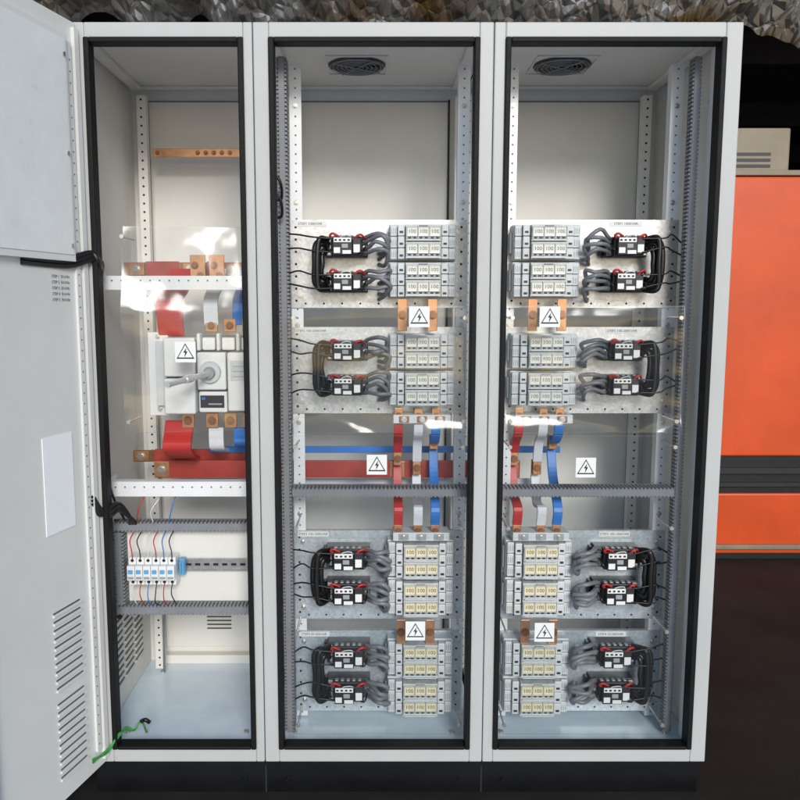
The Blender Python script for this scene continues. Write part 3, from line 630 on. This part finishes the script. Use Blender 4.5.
# ================================================================== SURROUNDINGS
m=MB(); m.box(-60,60,-60,60,-0.05,0.0,YARD); o=m.obj('ground'); o['kind']='structure'
m=MB(); m.box(-8,8,-0.05,9,0.001,0.004,CONC); o=m.obj('floor'); o['kind']='structure'
m=MB()
m.box(-8,8,8.9,9.0,0.005,3.6,WALLD)
for k in range(80): m.box(-8+k*0.2,-8+k*0.2+0.06,8.86,8.8995,0.005,3.6,WALLD)
info(m.obj('shed_wall'),'dark corrugated metal wall at back of workshop','wall')
m=MB(); m.box(-5.1,-5.0,-0.9,8.85,0.005,3.6,WALLD); info(m.obj('shed_wall'),'dark metal side wall of workshop','wall')
m=MB(); m.box(5.0,5.1,-0.9,8.85,0.005,3.6,WALLD); info(m.obj('shed_wall'),'dark metal side wall of workshop','wall')
roof=thing('shed_roof','low workshop roof lined with crumpled reflective foil','roof',(0,0,2.6))
# foil pitched as a sloping skirt at the roof front so it catches the sun
m=MB(); nx,ny=300,70; vs=[]
for j in range(ny+1):
    for i in range(nx+1):
        x=-4+8*i/nx; y=1.2+1.3*j/ny
        z=1.15-0.72*(y-1.2)+0.09*noise.noise(Vector((x*1.1,y*1.3,0)))+0.09*abs(noise.noise(Vector((x*3.4+y*1.5,y*1.2,5.0))))+0.05*abs(noise.noise(Vector((x*9-y*3,y*3,3))))
        if j>ny-12: z+=0.10*noise.noise(Vector((x*2.3,7,0)))*(j-ny+12)/12
        vs.append((x,y,z))
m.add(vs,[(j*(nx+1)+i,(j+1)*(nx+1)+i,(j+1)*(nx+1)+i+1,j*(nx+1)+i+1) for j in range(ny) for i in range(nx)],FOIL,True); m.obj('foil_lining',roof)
m=MB(); m.box(-5,5,2.45,8.85,0.55,0.58,WALLD); m.box(-5,5,1.0,2.449,1.32,1.35,WALLD); m.obj('roof_sheet',roof)
for y in(3.4,5.2,7.0):
    m=MB(); m.box(-5,5,y,y+0.06,0.35,0.549,TIMB); m.obj('purlin',roof)
om=thing('orange_cabinet','tall orange painted steel cabinet with black band','cabinet',(2.4,2.04,0.005))
m=MB(); m.box(-0.85,0.6,0.0,0.8,0.03,0.36,ORANGE); m.box(-0.85,0.6,0.0,0.8,0.56,2.0,ORANGE); m.obj('orange_panel',om,bevel=0.01)
m=MB(); m.box(-0.84,0.59,0.01,0.79,0.362,0.558,DARK); m.box(-0.84,0.59,0.01,0.79,0.0,0.028,DARK); m.box(-0.86,0.61,-0.015,-0.002,0.47,0.50,DARK2); m.box(-0.86,0.61,-0.012,-0.002,0.40,0.42,DARK2); m.obj('black_band',om)
m=MB(); m.box(-0.86,0.61,-0.01,0.81,2.003,2.03,BEIGE); m.obj('top_trim',om,bevel=0.004)
m=MB(); m.box(-0.86,0.61,-0.025,-0.002,0.06,0.085,BEIGE); m.obj('lower_trim',om,bevel=0.004)
bx=thing('instrument_box','beige instrument box with dark grille resting on orange cabinet','instrument box',(1.85,2.15,2.037))
m=MB(); m.box(-0.25,0.30,0,0.4,0.0,0.23,BEIGE); m.obj('case',bx,bevel=0.01)
m=MB()
for k in range(3): m.box(-0.15,0.20,-0.003,-0.0005,0.03+k*0.03,0.045+k*0.03,DARK2)
m.obj('grille',bx)
# ================================================================== CAMERA & LIGHT
cd=bpy.data.cameras.new('camera'); cam=bpy.data.objects.new('camera',cd); COL.objects.link(cam)
cam.location=(0,-2.037,1.353); cam.rotation_euler=(math.radians(90-6.83),0,0)
cd.lens=35.3; cd.sensor_width=36; cd.shift_x=0.03125; cd.clip_end=300; cd.clip_start=0.05
scene.camera=cam
w=bpy.data.worlds.new('World'); scene.world=w; w.use_nodes=True; nt=w.node_tree
bg=nt.nodes['Background']; sky=nt.nodes.new('ShaderNodeTexSky'); sky.sky_type='NISHITA'; sky.sun_disc=False
EL,AZ=math.radians(25),math.radians(12)   # sun from in front, slightly from the +x side
sky.sun_elevation=EL; sky.sun_rotation=math.pi-AZ; sky.dust_density=0.4
nt.links.new(sky.outputs[0],bg.inputs['Color']); bg.inputs['Strength'].default_value=0.15
ld=bpy.data.lights.new('sun','SUN'); ld.energy=2.25; ld.angle=math.radians(18); ld.color=(1,0.96,0.90)
lo=bpy.data.objects.new('sun',ld); COL.objects.link(lo)
dv=Vector((math.sin(AZ)*math.cos(EL),-math.cos(AZ)*math.cos(EL),math.sin(EL)))
lo.rotation_euler=dv.to_track_quat('Z','Y').to_euler(); lo.location=dv*5
scene.view_settings.view_transform='Standard'; scene.view_settings.look='None'; scene.view_settings.exposure=0
